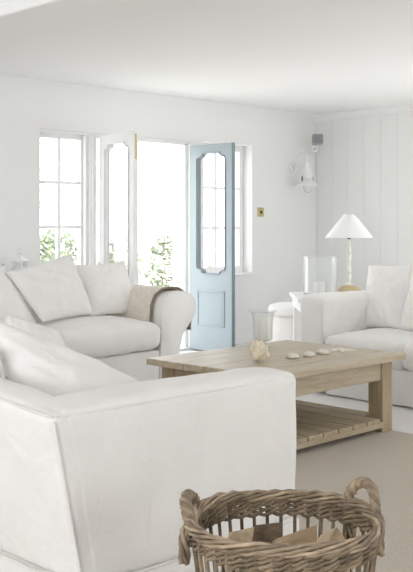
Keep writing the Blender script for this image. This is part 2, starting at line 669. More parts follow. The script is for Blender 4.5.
dl = french_leaf('door_1', (5.275, 6.60, .012), math.radians(-101), .60, 1.955, M['trim'], M['trim'], 1)
link('lock_plate', boxes((.598, .606, .012, .028, 1.72, 1.93), bev=.001), M['brass'], dl, smooth=False)
dr = french_leaf('door_2', (6.375, 6.60, .012), math.radians(-90), .55, 1.935, M['blue'], M['greyblue'], 1)
link('lock_plate', boxes((.553, .557, .012, .032, .88, 1.05), bev=.001), M['greyblue'], dr, smooth=False)

# ------------------------------------------------------------------ garden outside
link('terrace', boxes((-2, 30, YB+WT, 32, -.12, -.02)), M['paving'], smooth=False, kind='structure')
rnd = random.Random(4)


def shrub(name, x, y, r, h, n, label, m, z0=0.0, group='shrubs on the terrace', stem=0.15):
    root = empty(name, (x, y, -.02), 0, label, 'shrub' if z0 < .5 else 'tree', group)
    bm = bmesh.new()
    for k in range(n):
        a = rnd.uniform(0, 2*PI)
        q = rnd.uniform(0.15, 1)**.5
        zz = rnd.uniform(0, 1)
        rad = r*q*(math.sin(PI*(0.12+.8*zz))**.7)*(1+.3*noise.noise(V((a*1.5+x, zz*4, y))))
        p = V((rad*math.cos(a), rad*math.sin(a), z0+.05+(h-z0)*zz))
        u = V((rnd.gauss(0, 1), rnd.gauss(0, 1), rnd.gauss(0, 1))).normalized()
        v = u.orthogonal().normalized()
        s = rnd.uniform(.022, .05)
        vs = [bm.verts.new(p+u*s*1.5), bm.verts.new(p+v*s*.6+u*s*.2), bm.verts.new(p-u*s*1.3), bm.verts.new(p-v*s*.6+u*s*.2)]
        bm.faces.new(vs)
    link('foliage', bm, m, root, smooth=False)
    bm = bmesh.new()
    for k in range(6):
        a = k*PI/3+.3
        tube(bm, [(0.02*math.cos(a), .02*math.sin(a), 0), (.3*r*math.cos(a), .3*r*math.sin(a), h*.45), (.62*r*math.cos(a), .62*r*math.sin(a), h*.85)], [.018, .011, .004], 5)
    link('stems', bm, M['twig'], root)
    return root


shrub('garden_shrub', 7.05, 10.0, .40, 1.02, 1500, 'green shrub outside seen through the lower left pane of the garden window', M['leaf'])
shrub('garden_shrub', 7.80, 10.6, .42, 1.10, 1500, 'green shrub outside seen through the lower right pane of the garden window', M['leaf2'])
shrub('garden_shrub', 8.30, 9.9, .28, 1.05, 900, 'green shrub outside seen through the glass of the open white door', M['leaf'])
shrub('garden_shrub', 9.35, 10.1, .36, 1.02, 1100, 'pale green shrub outside in the open doorway beside the blue door', M['leaf2'])
shrub('garden_shrub', 8.95, 10.9, .34, .78, 600, 'low pale shrub outside in the middle of the open doorway', M['leaf2'])
shrub('garden_tree', 8.1, 12.2, .95, 2.5, 420, 'thin leafed small tree outside behind the garden window', M['leaf2'], z0=1.35, group='trees in the garden')

# ------------------------------------------------------------------ rug
bm = bmesh.new()
box(bm, .2, 4.70, -.4, 4.55, -.006, 0, bev=.002)
rug = link('rug', bm, M['rug'], smooth=False)
tag(rug, 'beige woven rug under the coffee table, the log basket and the nearest sofa', 'rug')

# ------------------------------------------------------------------ sofas


def sofa_arm_box(root, x0, x1, y0, y1, z0, z1, seed, rake=0.0, r=.04, crown=.02):
    bm = bmesh.new()

    def fn(q):
        q = q.copy()
        q.y += rake*(q.z/.65)*max(0, (q.y-y0)/(y1-y0))
        return q
    softbox(bm, x0, x1, y0, y1, z0, z1, r, .04, crown, .006, seed, fn)
    return link('arm', bm, M['slip'], root)


# --- nearest sofa: back towards the left, seen past its near arm (local x runs along world Y, local y towards -X)
s1 = empty('sofa', (2.765, 2.276, 0), PI/2, 'nearest white slipcovered sofa with a square arm, standing behind the wicker basket', 'sofa', 'white slipcovered sofas')
L1, DP = 2.15, .985
RK = .135


def rake(q):
    q = q.copy()
    q.y += RK*(q.z/.63)*min(1, max(0, (q.y-.15)/(DP-.15)))
    return q


def back_rise(q):
    q = rake(q)
    q.z += .035*(q.z/.64)*min(1, max(0, (q.x-.06)/.40), max(0, (L1-.06-q.x)/.40))
    return q


def arm1(x0, x1, seed):
    bm = bmesh.new()
    softbox(bm, x0, x1, 0, DP-.03, .10, .646, .035, .035, .022, .0075, 3.0, rake, wf=4.0)
    return link('arm', bm, M['slip'], s1)


arm1(0, .23, 1.0)
arm1(L1-.23, L1, 2.0)
bm = bmesh.new()
softbox(bm, .003, L1-.003, DP-.15, DP, .10, .640, .035, .04, .02, .0075, 3.0, back_rise, wf=4)
link('backrest', bm, M['slip'], s1)
bm = bmesh.new()
softbox(bm, .24, L1-.24, .02, DP-.155, .10, .28, .03, .06, 0, .004, 4.0)
link('seat_base', bm, M['slip'], s1)
for i in range(2):
    wx = (L1-.5)/2
    bm = bmesh.new()
    softbox(bm, .25+i*wx, .25+(i+1)*wx-.006, -.01, DP-.13, .285, .44, .06, .05, .035, .006, 5.0+i, side=.012)
    link('seat_cushion', bm, M['slip'], s1)
# skirt with a hem seam
bm = bmesh.new()
softbox(bm, -.003, L1+.003, -.003, DP+.008, .008, .104, .012, .04, 0, .004, 8.0, wf=7)
link('skirt', bm, M['slip'], s1)
bm = bmesh.new()
P_ = lambda x, y, z: rake(V((x, y, z)))
tube(bm, [P_(.008, .03+(DP-.05)*k/20, .629) for k in range(21)], .0045, 6)
tube(bm, [P_(.008, DP-.008, .615-.5*k/16) for k in range(17)], .0055, 6)
tube(bm, [back_rise(V((.012+(L1-.024)*k/30, DP-.008, .632))) for k in range(31)], .0045, 6)
tube(bm, [P_(-.004, .02+(DP-.02)*k/20, .104) for k in range(21)] + [P_(L1*k/20, DP+.009, .104) for k in range(21)], .004, 6)
link('piping', bm, M['pipe'], s1)

pillow('scatter_cushion', (1.87, 2.66, .45), (2.24, 2.47, .38), (2.36, 2.70, .60), (1.88, 3.01, .86), .12,
       'large white cushion leaning in the near corner of the nearest sofa', 'white scatter cushions', 1.3, pull=.0)
pillow('scatter_cushion', (1.96, 3.28, .45), (1.93, 2.84, .45), (1.80, 2.82, .76), (1.80, 3.26, .80), .07,
       'white cushion against the back of the nearest sofa, cut by the photo edge', 'white scatter cushions', 2.1)
pillow('scatter_cushion', (2.27, 3.54, .45), (2.66, 3.42, .45), (2.60, 3.55, .71), (2.41, 3.68, .79), .085,
       'white cushion just showing behind the large cushion on the nearest sofa', 'white scatter cushions', 4.4, pull=.02)

# --- sofa in front of the garden window (faces the camera side)
s2 = empty('sofa', (2.735, 5.2, -.012), 0, 'white slipcovered scroll arm sofa in front of the garden window and open doors', 'sofa', 'white slipcovered sofas')
X2 = 2.72
arm_prof = [(4.725, .03), (4.722, .30), (4.722, .50), (4.732, .60), (4.765, .665), (4.82, .700), (4.89, .710), (4.97, .702), (5.035, .668),
            (5.072, .61), (5.07, .55), (5.04, .50), (4.995, .45), (4.935, .38), (4.905, .28), (4.888, .15), (4.88, .03)]


def resample(P, n, closed):
    pts = [V((p[0], p[1])) for p in P]
    if closed:
        pts.append(pts[0])
    d = [0]
    for a, b in zip(pts, pts[1:]):
        d.append(d[-1]+(b-a).length)
    out = []
    for k in range(n):
        t = d[-1]*k/(n if closed else n-1)
        i = 0
        while i < len(d)-2 and d[i+1] < t:
            i += 1
        f = (t-d[i])/max(1e-9, d[i+1]-d[i])
        out.append(pts[i].lerp(pts[i+1], f))
    return out


def scroll_arm(root, prof, x_off, depth, mirror=None, seed=0.0):
    P = resample(prof, 56, True)
    cx = sum(p.x for p in P)/len(P)
    cz = sum(p.y for p in P)/len(P)
    bm = bmesh.new()
    ys = [0, .004, .012, .022] + [.022+(depth-.03)*k/22 for k in range(1, 23)] + [depth]
    sc_ = {0: .93, .004: .972, .012: .992}
    rings = []
    for yv in ys:
        s = sc_.get(yv, 1.0)
        ring = []
        for p in P:
            x = cx+(p.x-cx)*(1-(1-s)*.6)
            z = cz+(p.y-cz)*(1-(1-s)*.35)
            q = V((x-x_off, yv, z))
            k = .006*fbm(q, 5, seed)+.003*fbm(q, 12, seed)
            q.x += k
            q.z += k if z > .1 else 0
            if mirror is not None:
                q.x = mirror-q.x
            ring.append(bm.verts.new(q))
        rings.append(ring)
    n = len(P)
    for A_, B_ in zip(rings, rings[1:]):
        for i in range(n):
            bm.faces.new((A_[i], A_[(i+1) % n], B_[(i+1) % n], B_[i]))
    bm.faces.new(rings[0])
    bm.faces.new(rings[-1][::-1])
    a = link('arm', bm, M['slip'], root)
    bm = bmesh.new()
    tube(bm, [V((((p.x-x_off) if mirror is None else mirror-(p.x-x_off)), .006, p.y)) for p in resample(prof, 60, False)], .004, 6)
    link('piping', bm, M['pipe'], a)
    return a


WS = 4.722-X2                     # inner face of the right arm
scroll_arm(s2, arm_prof, X2, .85, seed=3.3)
scroll_arm(s2, arm_prof, X2, .85, mirror=2.2, seed=6.1)
IL = 2.2-WS                       # inner face of the left arm
bm = bmesh.new()
softbox(bm, IL+.003, WS-.003, .60, .85, .03, .70, .06, .05, .02, .006, 9.0)
link('backrest', bm, M['slip'], s2)
bm = bmesh.new()
softbox(bm, IL+.003, WS-.003, .015, .60, .02, .285, .02, .05, 0, .005, 10.0)
link('seat_base', bm, M['slip'], s2)
wx = (WS-IL-.01)/2
for i in range(2):
    bm = bmesh.new()
    softbox(bm, IL+.006+i*wx, IL+.002+(i+1)*wx, -.03, .62, .285, .492, .075, .04, .045, .014, 11.0+i*3, side=.02, wf=4.5)
    sc_o = link('seat_cushion', bm, M['slip'], s2)

pillow('scatter_cushion', (3.47, 5.60, .50), (3.87, 5.52, .505), (3.73, 5.72, .905), (3.26, 5.76, .90), .085,
       'white cushion at the left end of the window sofa, cut by the photo edge', 'white scatter cushions', 5.2, pull=.04)
pillow('scatter_cushion', (3.87, 5.46, .525), (4.34, 5.50, .55), (4.27, 5.68, .975), (3.70, 5.66, .865), .088,
       'white cushion with its corner pointing up, middle one on the window sofa', 'white scatter cushions', 6.7, pull=.035)
pillow('scatter_cushion', (4.36, 5.56, .525), (4.85, 5.58, .515), (4.85, 5.76, .905), (4.36, 5.78, .89), .085,
       'white cushion beside the beige throw on the window sofa', 'white scatter cushions', 7.9, pull=.05)

# beige throw over the right arm
th_path = [(4.700, .46), (4.706, .53), (4.716, .605), (4.752, .680), (4.812, .716), (4.89, .726), (4.975, .718), (5.045, .682), (5.088, .615), (5.092, .55), (5.088, .47), (5.084, .40)]
throw = empty('throw', (4.915, 5.5, .708), 0, 'beige wool throw with a dark brown border draped over a sofa arm', 'throw')


def drape(name, y0, y1, off, m, parent, path, ny, seed):
    P = resample(path, 48, False)
    bm = bmesh.new()
    top, bot = [], []
    for j in range(ny+1):
        yv = y0+(y1-y0)*j/ny
        a, b = [], []
        for i, p in enumerate(P):
            q0 = P[max(i-1, 0)]
            q1 = P[min(i+1, len(P)-1)]
            t = (q1-q0).normalized()
            nn = V((-t.y, t.x))
            k = .005*noise.noise(V((p.x*5, yv*11, p.y*4+seed)))+.004*noise.noise(V((p.x*3, yv*26, seed)))
            edge = .012*noise.noise(V((i*.15, seed, 0)))
            yy = yv+edge
            o1 = p+nn*(off+k+.006)
            o0 = p+nn*(k+.000)
            a.append(bm.verts.new((o1.x-4.9, yy-5.5, o1.y-.72)))
            b.append(bm.verts.new((o0.x-4.9, yy-5.5, o0.y-.72)))
        top.append(a)
        bot.append(b)
    n = len(P)
    for j in range(ny):
        for i in range(n-1):
            bm.faces.new((top[j][i], top[j][i+1], top[j+1][i+1], top[j+1][i]))
            bm.faces.new((bot[j][i], bot[j+1][i], bot[j+1][i+1], bot[j][i+1]))
    for i in range(n-1):
        bm.faces.new((top[0][i], bot[0][i], bot[0][i+1], top[0][i+1]))
        bm.faces.new((top[-1][i], top[-1][i+1], bot[-1][i+1], bot[-1][i]))
    for j in range(ny):
        bm.faces.new((top[j][0], top[j+1][0], bot[j+1][0], bot[j][0]))
        bm.faces.new((top[j][-1], bot[j][-1], bot[j+1][-1], top[j+1][-1]))
    return link(name, bm, m, parent)


drape('cloth', 5.30, 5.86, .006, M['throw'], throw, th_path, 26, 2.0)
drape('border', 5.287, 5.303, .008, M['border'], throw, th_path, 2, 2.0)
drape('border', 5.287, 5.86, .012, M['border'], throw, th_path[-2:], 20, 2.0)

# --- sofa on the right (faces the table)
s3 = empty('sofa', (5.34, 4.41, -.006), -PI/2, 'white slipcovered sofa beyond the coffee table on the right, cut by the photo edge', 'sofa', 'white slipcovered sofas')
L3, D3 = 1.765, 1.05


def arm3(x0, x1, seed):
    bm = bmesh.new()

    def fn(q):
        q = q.copy()
        t = max(0, min(1, (q.z-.1)/.6))
        c = (x0+x1)/2
        q.x = c+(q.x-c)*(.86+.20*t**2)
        q.z -= .02*max(0, (q.y/D3)) if q.z > .5 else 0
        return q
    softbox(bm, x0, x1, 0, D3, .03, .695, .045, .04, .018, .009, seed, fn, wf=4.5)
    return link('arm', bm, M['slip'], s3)


arm3(0, .235, 21.0)
arm3(L3-.20, L3, 22.0)
bm = bmesh.new()
softbox(bm, .238, L3-.203, D3-.28, D3, .03, .72, .06, .05, .02, .007, 23.0)
link('backrest', bm, M['slip'], s3)
bm = bmesh.new()
softbox(bm, .235, L3-.20, .005, D3-.28, .004, .25, .02, .05, 0, .006, 24.0)
link('seat_base', bm, M['slip'], s3)
wx = (L3-.445)/2
for i in range(2):
    bm = bmesh.new()
    softbox(bm, .24+i*wx, .235+(i+1)*wx, -.02-.035*i, D3-.27, .245, .428, .048, .04, .035, .011, 25.0+i*2, side=.018, wf=5)
    link('seat_cushion', bm, M['slip'], s3)
bm = bmesh.new()
tube(bm, [V((.02, .01, .66-.62*k/14)) for k in range(15)], .004, 6)
tube(bm, [V((.218, .01, .66-.62*k/14)) for k in range(15)], .004, 6)
tube(bm, [V((.02+.198*k/8, .008, .665)) for k in range(9)], .004, 6)
link('piping', bm, M['pipe'], s3)

pillow('scatter_cushion', (5.86, 4.20, .44), (5.82, 3.84, .44), (6.03, 3.90, .90), (6.05, 4.30, .885), .09,
       'white back cushion beside the far arm of the right hand sofa', 'white scatter cushions', 9.2, pull=.03)
pillow('scatter_cushion', (5.76, 3.84, .445), (5.74, 3.40, .445), (5.98, 3.40, .92), (5.99, 3.84, .90), .10,
       'white back cushion on the right hand sofa, cut by the photo edge', 'white scatter cushions', 10.4, pull=.03)

# ------------------------------------------------------------------ coffee table
TX0, TX1, TY0, TY1, TZ = 3.565, 4.775, 3.13, 4.045, .445
ct = empty('coffee_table', (TX0, TY0, 0), 0, 'weathered oak coffee table with a slatted lower shelf, between the sofas', 'table')
TW, TD = TX1-TX0, TY1-TY0
bm = bmesh.new()
nb = 6
for k in range(nb):
    a = TD*k/nb
    e = random.Random(k).uniform(-.003, .003)
    box(bm, e, TW+e, a+.0008, a+TD/nb-.0008, TZ-.038, TZ+random.Random(k+9).uniform(-.0012, .0008), bev=.005)
link('tabletop', bm, M['oakx'], ct, smooth=False)
LG = .10
for lx in (.075, TW-.075-LG):
    for ly in (.045, TD-.045-LG):
        link('leg', boxes((lx, lx+LG, ly, ly+LG, 0, TZ-.037), bev=.006), M['oakz'], ct, smooth=False)
for ly in (.055, TD-.055-.03):
    link('apron', boxes((.075+LG, TW-.075-LG, ly, ly+.03, TZ-.145, TZ-.037), bev=.004), M['oakx'], ct, smooth=False)
for lx in (.085, TW-.085-.03):
    link('apron', boxes((lx, lx+.03, .045+LG, TD-.045-LG, TZ-.145, TZ-.037), bev=.004), M['oaky'], ct, smooth=False)
bm = bmesh.new()
a, b = .08, TW-.08
ns = 8
for k in range(ns):
    x = a+(b-a)*k/ns
    lo, hi = .03, TD-.03
    if x < .075+LG or x+(b-a)/ns > TW-.075-LG:
        lo, hi = .045+LG, TD-.045-LG
    box(bm, x+.004, x+(b-a)/ns-.004, lo, hi, .060, .086, bev=.004)
link('shelf', bm, M['oaky'], ct, smooth=False)
for ly in (.038, TD-.038-.04):
    link('shelf_rail', boxes((.075+LG-.002, TW-.075-LG+.002, ly, ly+.04, .03, .062), bev=.003), M['oakx'], ct, smooth=False)

# ------------------------------------------------------------------ things on the coffee table


def candle(name, loc, r, h, label, parent_z=0):
    root = empty(name, loc, 0, label, 'candle')
    bm = bmesh.new()
    lathe(bm, [(r*.97, 0), (r, .004), (r, h-.006), (r*.95, h), (r*.55, h-.006), (.003, h-.009)], 32)
    link('wax', bm, M['wax'], root)
    bm = bmesh.new()
    tube(bm, [(0, 0, h-.012), (.001, 0, h), (.003, .001, h+.010)], .0013, 6)
    link('wick', bm, M['wick'], root)
    return root


hc = (4.435, 3.945, TZ)
hv = empty('hurricane_vase', hc, 0, 'flared clear glass hurricane vase on the coffee table', 'candle holder')
bm = bmesh.new()
lathe(bm, [(.050, 0), (.052, .004), (.030, .010), (.014, .018), (.014, .024), (.040, .032)], 40)
link('foot', bm, M['glass'], hv)
bm = bmesh.new()
shell_lathe(bm, [(.03, .030), (.058, .034), (.062, .045), (.064, .10), (.066, .15), (.070, .18), (.079, .205), (.088, .216)], .004, 44)
link('bowl', bm, M['glass'], hv)
candle('pillar_candle', (hc[0], hc[1], TZ+.036), .038, .135, 'ivory pillar candle inside the flared hurricane vase on the coffee table')

# spiny shell
sh = empty('sea_shell', (3.90, 3.50, TZ), math.radians(20), 'large knobbly cream spiny sea shell on the coffee table', 'shell')
bm = bmesh.new()
bmesh.ops.create_icosphere(bm, subdivisions=5, radius=1)
spk = []
for row, (lat, cnt, amp) in enumerate(((.55, 7, .8), (.12, 9, 1.0), (-.35, 8, .6))):
    for k in range(cnt):
        az = 2*PI*k/cnt+row*.4
        spk.append((V((math.sqrt(1-lat*lat)*math.cos(az), math.sqrt(1-lat*lat)*math.sin(az), lat)), amp))
for v in bm.verts:
    d = v.co.normalized()
    s = 1.0
    for q, amp in spk:
        c = d.dot(q)
        if c > .9:
            s += amp*.5*((c-.9)/.1)**2
    s += .06*math.sin(d.z*16)+.05*noise.noise(d*3)
    ax = 1.25 if d.z < 0 else 1.0
    if d.z > .8:
        s += (d.z-.8)*1.6
    if d.z < -.8:
        s += (-d.z-.8)*1.8
    v.co = V((d.x*s*.042, d.y*s*.037, d.z*s*.046*ax))
bmesh.ops.rotate(bm, verts=bm.verts, cent=(0, 0, 0), matrix=Matrix.Rotation(math.radians(62), 3, 'Y'))
zmin = min(v.co.z for v in bm.verts)
for v in bm.verts:
    v.co.z -= zmin
link('shell_body', bm, M['shell'], sh)
bm = bmesh.new()
lathe(bm, [(.0, 0), (.012, .001), (.022, .004), (.026, .010), (.020, .007), (.008, .002)][1:], 20)
bmesh.ops.transform(bm, verts=bm.verts, matrix=Matrix.Translation((.03, -.035, .036)) @ Matrix.Rotation(math.radians(70), 4, 'X') @ Matrix.Diagonal((1, .6, 1, 1)))
link('aperture_lip', bm, M['shell'], sh)

for k, (x, y, r, lab) in enumerate((
        (4.135, 3.455, .036, 'flat pale sea urchin shell closest to the spiny shell on the table'),
        (4.262, 3.44, .034, 'flat pale sea urchin shell in the middle of a row of three'),
        (4.405, 3.452, .034, 'flat pale sea urchin shell beside the starfish on the table'))):
    bm = bmesh.new()
    n = 40
    rings = []
    for (q, z) in ((.6, 0), (.92, .003), (1, .009), (.97, .015), (.8, .021), (.5, .0255), (.2, .027), (.04, .0265)):
        rings.append([bm.verts.new((r*q*(1+.03*math.cos(5*t*2*PI/n))*math.cos(t*2*PI/n)*1.1, r*q*(1+.03*math.cos(5*t*2*PI/n))*math.sin(t*2*PI/n),
                                    z*(1+.04*math.cos(10*t*2*PI/n)))) for t in range(n)])
    for A_, B_ in zip(rings, rings[1:]):
        for q in range(n):
            bm.faces.new((A_[q], A_[(q+1) % n], B_[(q+1) % n], B_[q]))
    bm.faces.new(rings[0][::-1])
    bm.faces.new(rings[-1])
    o = link('urchin_shell', bm, M['urchin'])
    o.location = (x, y, TZ)
    o.rotation_euler = (0, 0, k*1.1)
    tag(o, lab, 'shell', 'flat shells on the coffee table')


def starfish(loc, R, rz, label, tilt=None, group=None):
    bm = bmesh.new()
    K = 50
    top, low = [], []
    rings = []
    for (q, zz) in ((1.0, .0), (1.0, .25), (.86, .6), (.55, .9), (.25, 1.0)):
        ring = []
        for k in range(K):
            t = 2*PI*k/K
            ph = (t*5/(2*PI)) % 1.0
            arm = abs(ph-.5)*2           # 1 at an arm tip
            rr = R*(.27+.73*arm**2.6)
            if q < .9:
                rr = R*(.27+.73*arm**2.6)*q
                h = zz*R*.20*(1-.55*arm)
            else:
                h = zz*R*.2*(1-.55*arm)
            ring.append(bm.verts.new((rr*math.cos(t), rr*math.sin(t), h)))
        rings.append(ring)
    for A_, B_ in zip(rings, rings[1:]):
        for q in range(K):
            bm.faces.new((A_[q], A_[(q+1) % K], B_[(q+1) % K], B_[q]))
    bm.faces.new(rings[-1])
    c = bm.verts.new((0, 0, 0))
    for q in range(K):
        bm.faces.new((c, rings[0][(q+1) % K], rings[0][q]))
    o = link('starfish', bm, M['urchin'])
    o.location = loc
    o.rotation_euler = tilt or (0, 0, rz)
    tag(o, label, 'starfish', group)
    return o


starfish((4.575, 3.46, TZ), .105, .35, 'pale starfish lying on the coffee table near its end')
starfish((6.72, 6.675, .775), .07, 0, 'pale starfish propped up on the window sill behind the blue door', tilt=(math.radians(78), 0, .3))

# ------------------------------------------------------------------ corner by the panelled wall
st = empty('side_table', (6.314, 4.929, -.006), -PI/4, 'white side table between the sofa arm and the corner, under the lamp', 'table')
link('tabletop', boxes((-.262, .262, -.40, .40, .585, .615), bev=.006), M['white_metal'], st, smooth=False)
link('apron', boxes((-.235, .235, -.37, .37, .50, .586), bev=.004), M['white_metal'], st, smooth=False)
for lx in (-.23, .18):
    for ly in (-.365, .315):
        link('leg', boxes((lx, lx+.05, ly, ly+.05, 0, .51), bev=.005), M['white_metal'], st, smooth=False)

hp = (6.365, 5.02, .609)
hg = empty('hurricane_glass', hp, 0, 'large straight clear glass hurricane on the white side table', 'candle holder')
bm = bmesh.new()
shell_lathe(bm, [(.132, 0), (.138, .006), (.140, .02), (.140, .30), (.142, .318)], .005, 48)
link('cylinder', bm, M['glass'], hg)
candle('pillar_candle', (hp[0]-.005, hp[1], hp[2]+.007), .043, .10, 'short ivory pillar candle inside the straight hurricane beside the lamp')

lp = (6.61, 4.90, .609)
lamp = empty('table_lamp', lp, 0, 'table lamp with a white cone shade on the side table', 'lamp')
bm = bmesh.new()
lathe(bm, [(.098, 0), (.10, .008), (.098, .03), (.085, .05), (.05, .066), (.02, .072)], 40)
link('base', bm, M['tan'], lamp)
bm = bmesh.new()
prof = []
for k in range(61):
    z = .07+.39*k/60
    t = k/60
    r = .0165+.0015*math.sin(t*44)+(.006 if .62 < t < .70 else 0)+(.007 if t < .05 else 0)
    prof.append((r, z))
n = 20
rings = []
for i, (r, z) in enumerate(prof):
    rings.append([bm.verts.new(((r+.0022*math.sin(3*q*2*PI/n+z*75))*math.cos(q*2*PI/n), (r+.0022*math.sin(3*q*2*PI/n+z*75))*math.sin(q*2*PI/n), z)) for q in range(n)])
for A_, B_ in zip(rings, rings[1:]):
    for q in range(n):
        bm.faces.new((A_[q], A_[(q+1) % n], B_[(q+1) % n], B_[q]))
bm.faces.new(rings[0][::-1])
bm.faces.new(rings[-1])
link('stem', bm, M['stem'], lamp)
bm = bmesh.new()
lathe(bm, [(.012, .46), (.014, .465), (.014, .495), (.010, .505), (.010, .53)], 16)
tube(bm, [(0, 0, .52), (0, 0, .66)], .004, 8)
for k in range(3):
    a = k*2*PI/3
    tube(bm, [(0, 0, .655), (.05*math.cos(a), .05*math.sin(a), .662)], .002, 6)
link('lamp_holder', bm, M['dark'], lamp)
bm = bmesh.new()
shell_lathe(bm, [(.201, .474), (.200, .478), (.124, .573), (.050, .666), (.048, .670)], .003, 56)
# open at the bottom: drop the disc that closes it
bm.faces.ensure_lookup_table()
kill = [f for f in bm.faces if len(f.verts) > 10]
bmesh.ops.delete(bm, geom=kill, context='FACES')
link('lamp_shade', bm, M['shade'], lamp)

# round upholstered stool
pf = empty('round_stool', (6.63, 5.50, 0), 0, 'round white slipcovered stool by the back wall, left of the sofa arm', 'stool')
pf.location = (6.75, 5.59, -.012)
bm = bmesh.new()
lathe(bm, [(.255, .39), (.262, .41), (.260, .45), (.245, .475), (.20, .488), (.10, .494), (.01, .495)], 48)
link('seat', bm, M['slip'], pf)
bm = bmesh.new()
n = 96
rings = []
for k in range(14):
    z = .39-.375*k/13
    rings.append([bm.verts.new(((.252+.012*k/13+.010*(k/13)*math.sin(q*2*PI/n*11+1.5*math.sin(q*.2)))*math.cos(q*2*PI/n),
                                (.252+.012*k/13+.010*(k/13)*math.sin(q*2*PI/n*11+1.5*math.sin(q*.2)))*math.sin(q*2*PI/n), z)) for q in range(n)])
for A_, B_ in zip(rings, rings[1:]):
    for q in range(n):
        bm.faces.new((A_[q], A_[(q+1) % n], B_[(q+1) % n], B_[q]))
bm.faces.new(rings[0])
bm.faces.new(rings[-1][::-1])
link('skirt', bm, M['slip'], pf)
bm = bmesh.new()
tube(bm, [(.2575*math.cos(t*2*PI/48), .2575*math.sin(t*2*PI/48), .392) for t in range(48)], .005, 6, closed=True)
link('piping', bm, M['pipe'], pf)

# wall light
wl = empty('wall_light', (7.88, YB, 1.80), 0, 'white enamel swan neck wall light on the back wall near the corner', 'lamp')
bm = bmesh.new()
lathe(bm, [(.045, 0), (.047, .006), (.040, .016), (.018, .022)], 28)
bmesh.ops.rotate(bm, verts=bm.verts, cent=(0, 0, 0), matrix=Matrix.Rotation(PI/2, 3, 'X'))
link('wall_plate', bm, M['white_metal'], wl)
bm = bmesh.new()
pts = [(0, -.015, 0), (0, -.07, .01)]
for k in range(13):
    a = PI*(1-k/12)
    pts.append((0, -.145+.075*math.cos(a)*-1*-1, .035+.095*math.sin(a)))
pts = [(0, -.015, 0), (0, -.05, .005), (0, -.075, .04), (0, -.085, .09), (0, -.105, .13), (0, -.14, .15), (0, -.18, .14), (0, -.21, .11), (0, -.22, .07), (0, -.22, .03)]
tube(bm, pts, .008, 10)
link('swan_neck', bm, M['white_metal'], wl)
bm = bmesh.new()
lathe(bm, [(.012, .045), (.022, .04), (.026, .03), (.026, -.01), (.035, -.02), (.040, -.045), (.052, -.055), (.055, -.11), (.058, -.13)], 32, (0, -.22, 0))
link('lamp_body', bm, M['white_metal'], wl)
bm = bmesh.new()
shell_lathe(bm, [(.140, -.205), (.138, -.200), (.10, -.178), (.062, -.145), (.050, -.125)], .003, 44, (0, -.22, 0))
kill = [f for f in bm.faces if len(f.verts) > 10]
bmesh.ops.delete(bm, geom=kill, context='FACES')
link('lamp_shade', bm, M['white_metal'], wl)
for a in (.5, .5+PI):
    bm = bmesh.new()
    cx, cy = .068*math.cos(a-PI/4), -.22+.068*math.sin(a-PI/4)
    tube(bm, [(cx, cy, -.10), (cx, cy, -.165)], .006, 8)
    link('thumb_screw', bm, M['dark'], wl)
bm = bmesh.new()
lathe(bm, [(.042, -.14), (.046, -.20), (.040, -.245), (.022, -.268), (.004, -.275)], 28, (0, -.22, 0))
link('glass_globe', bm, M['glass'], wl)

# loudspeaker in the corner
sp = empty('wall_speaker', (8.05, 6.38, 2.10), math.radians(-45), 'small grey loudspeaker on a bracket high in the corner', 'speaker')
link('cabinet', boxes((-.054, .054, -.05, .06, -.055, .055), bev=.008), M['grey'], sp, smooth=False)
link('grille', boxes((-.046, .046, -.058, -.048, -.047, .047), bev=.004), M['grille'], sp, smooth=False)
bm = bmesh.new()
tube(bm, [(0, .02, -.055), (0, .03, -.085), (0, .10, -.09), (0, .26, -.085)], .010, 8)
box(bm, -.035, .035, .25, .262, -.12, -.05, bev=.004)
link('bracket', bm, M['white_metal'], sp)

# brass switch
sw = empty('light_switch', (7.387, YB, 1.322), 0, 'square brass light switch on the back wall', 'switch')
link('plate', boxes((-.047, .047, -.008, .001, -.047, .047), bev=.003), M['brass'], sw, smooth=False)
bm = bmesh.new()
lathe(bm, [(.014, 0), (.014, .004), (.006, .006), (.005, .018), (.002, .020)], 16)
bmesh.ops.rotate(bm, verts=bm.verts, cent=(0, 0, 0), matrix=Matrix.Rotation(PI/2, 3, 'X'))
bmesh.ops.translate(bm, verts=bm.verts, vec=(0, -.008, 0))
link('toggle', bm, M['dark'], sw)

# ------------------------------------------------------------------ behind the window sofa
cs = empty('console_table', (3.30, 6.16, -.006), 0, 'narrow white console table behind the window sofa', 'table')
link('tabletop', boxes((0, 1.25, 0, .40, .755, .785), bev=.005), M['trim'], cs, smooth=False)
for lx in (.02, 1.18):
    for ly in (.02, .33):
        link('leg', boxes((lx, lx+.05, ly, ly+.05, 0, .756), bev=.004), M['trim'], cs, smooth=False)

ln = empty('lantern', (4.30, 6.38, .779), math.radians(25), 'small white metal lantern with a ring top behind the window sofa', 'lantern')
link('base', boxes((-.055, .055, -.055, .055, 0, .015), bev=.003), M['white_metal'], ln, smooth=False)
for sx in (-1, 1):
    for sy in (-1, 1):
        link('post', boxes((sx*.047-.004, sx*.047+.004, sy*.047-.004, sy*.047+.004, .014, .125)), M['white_metal'], ln, smooth=False)
bm = bmesh.new()
n = 4
rings = [[bm.verts.new((r*math.cos(PI/4+q*PI/2), r*math.sin(PI/4+q*PI/2), z)) for q in range(4)] for r, z in ((.080, .123), (.078, .130), (.035, .160), (.030, .163), (.030, .178), (.014, .185))]
for A_, B_ in zip(rings, rings[1:]):
    for q in range(4):
        bm.faces.new((A_[q], A_[(q+1) % 4], B_[(q+1) % 4], B_[q]))
bm.faces.new(rings[0][::-1])
bm.faces.new(rings[-1])
link('roof', bm, M['white_metal'], ln, smooth=False)
bm = bmesh.new()
tube(bm, [(.024*math.cos(t*2*PI/24), 0, .205+.024*math.sin(t*2*PI/24)) for t in range(24)], .004, 8, closed=True)
link('ring_handle', bm, M['white_metal'], ln)
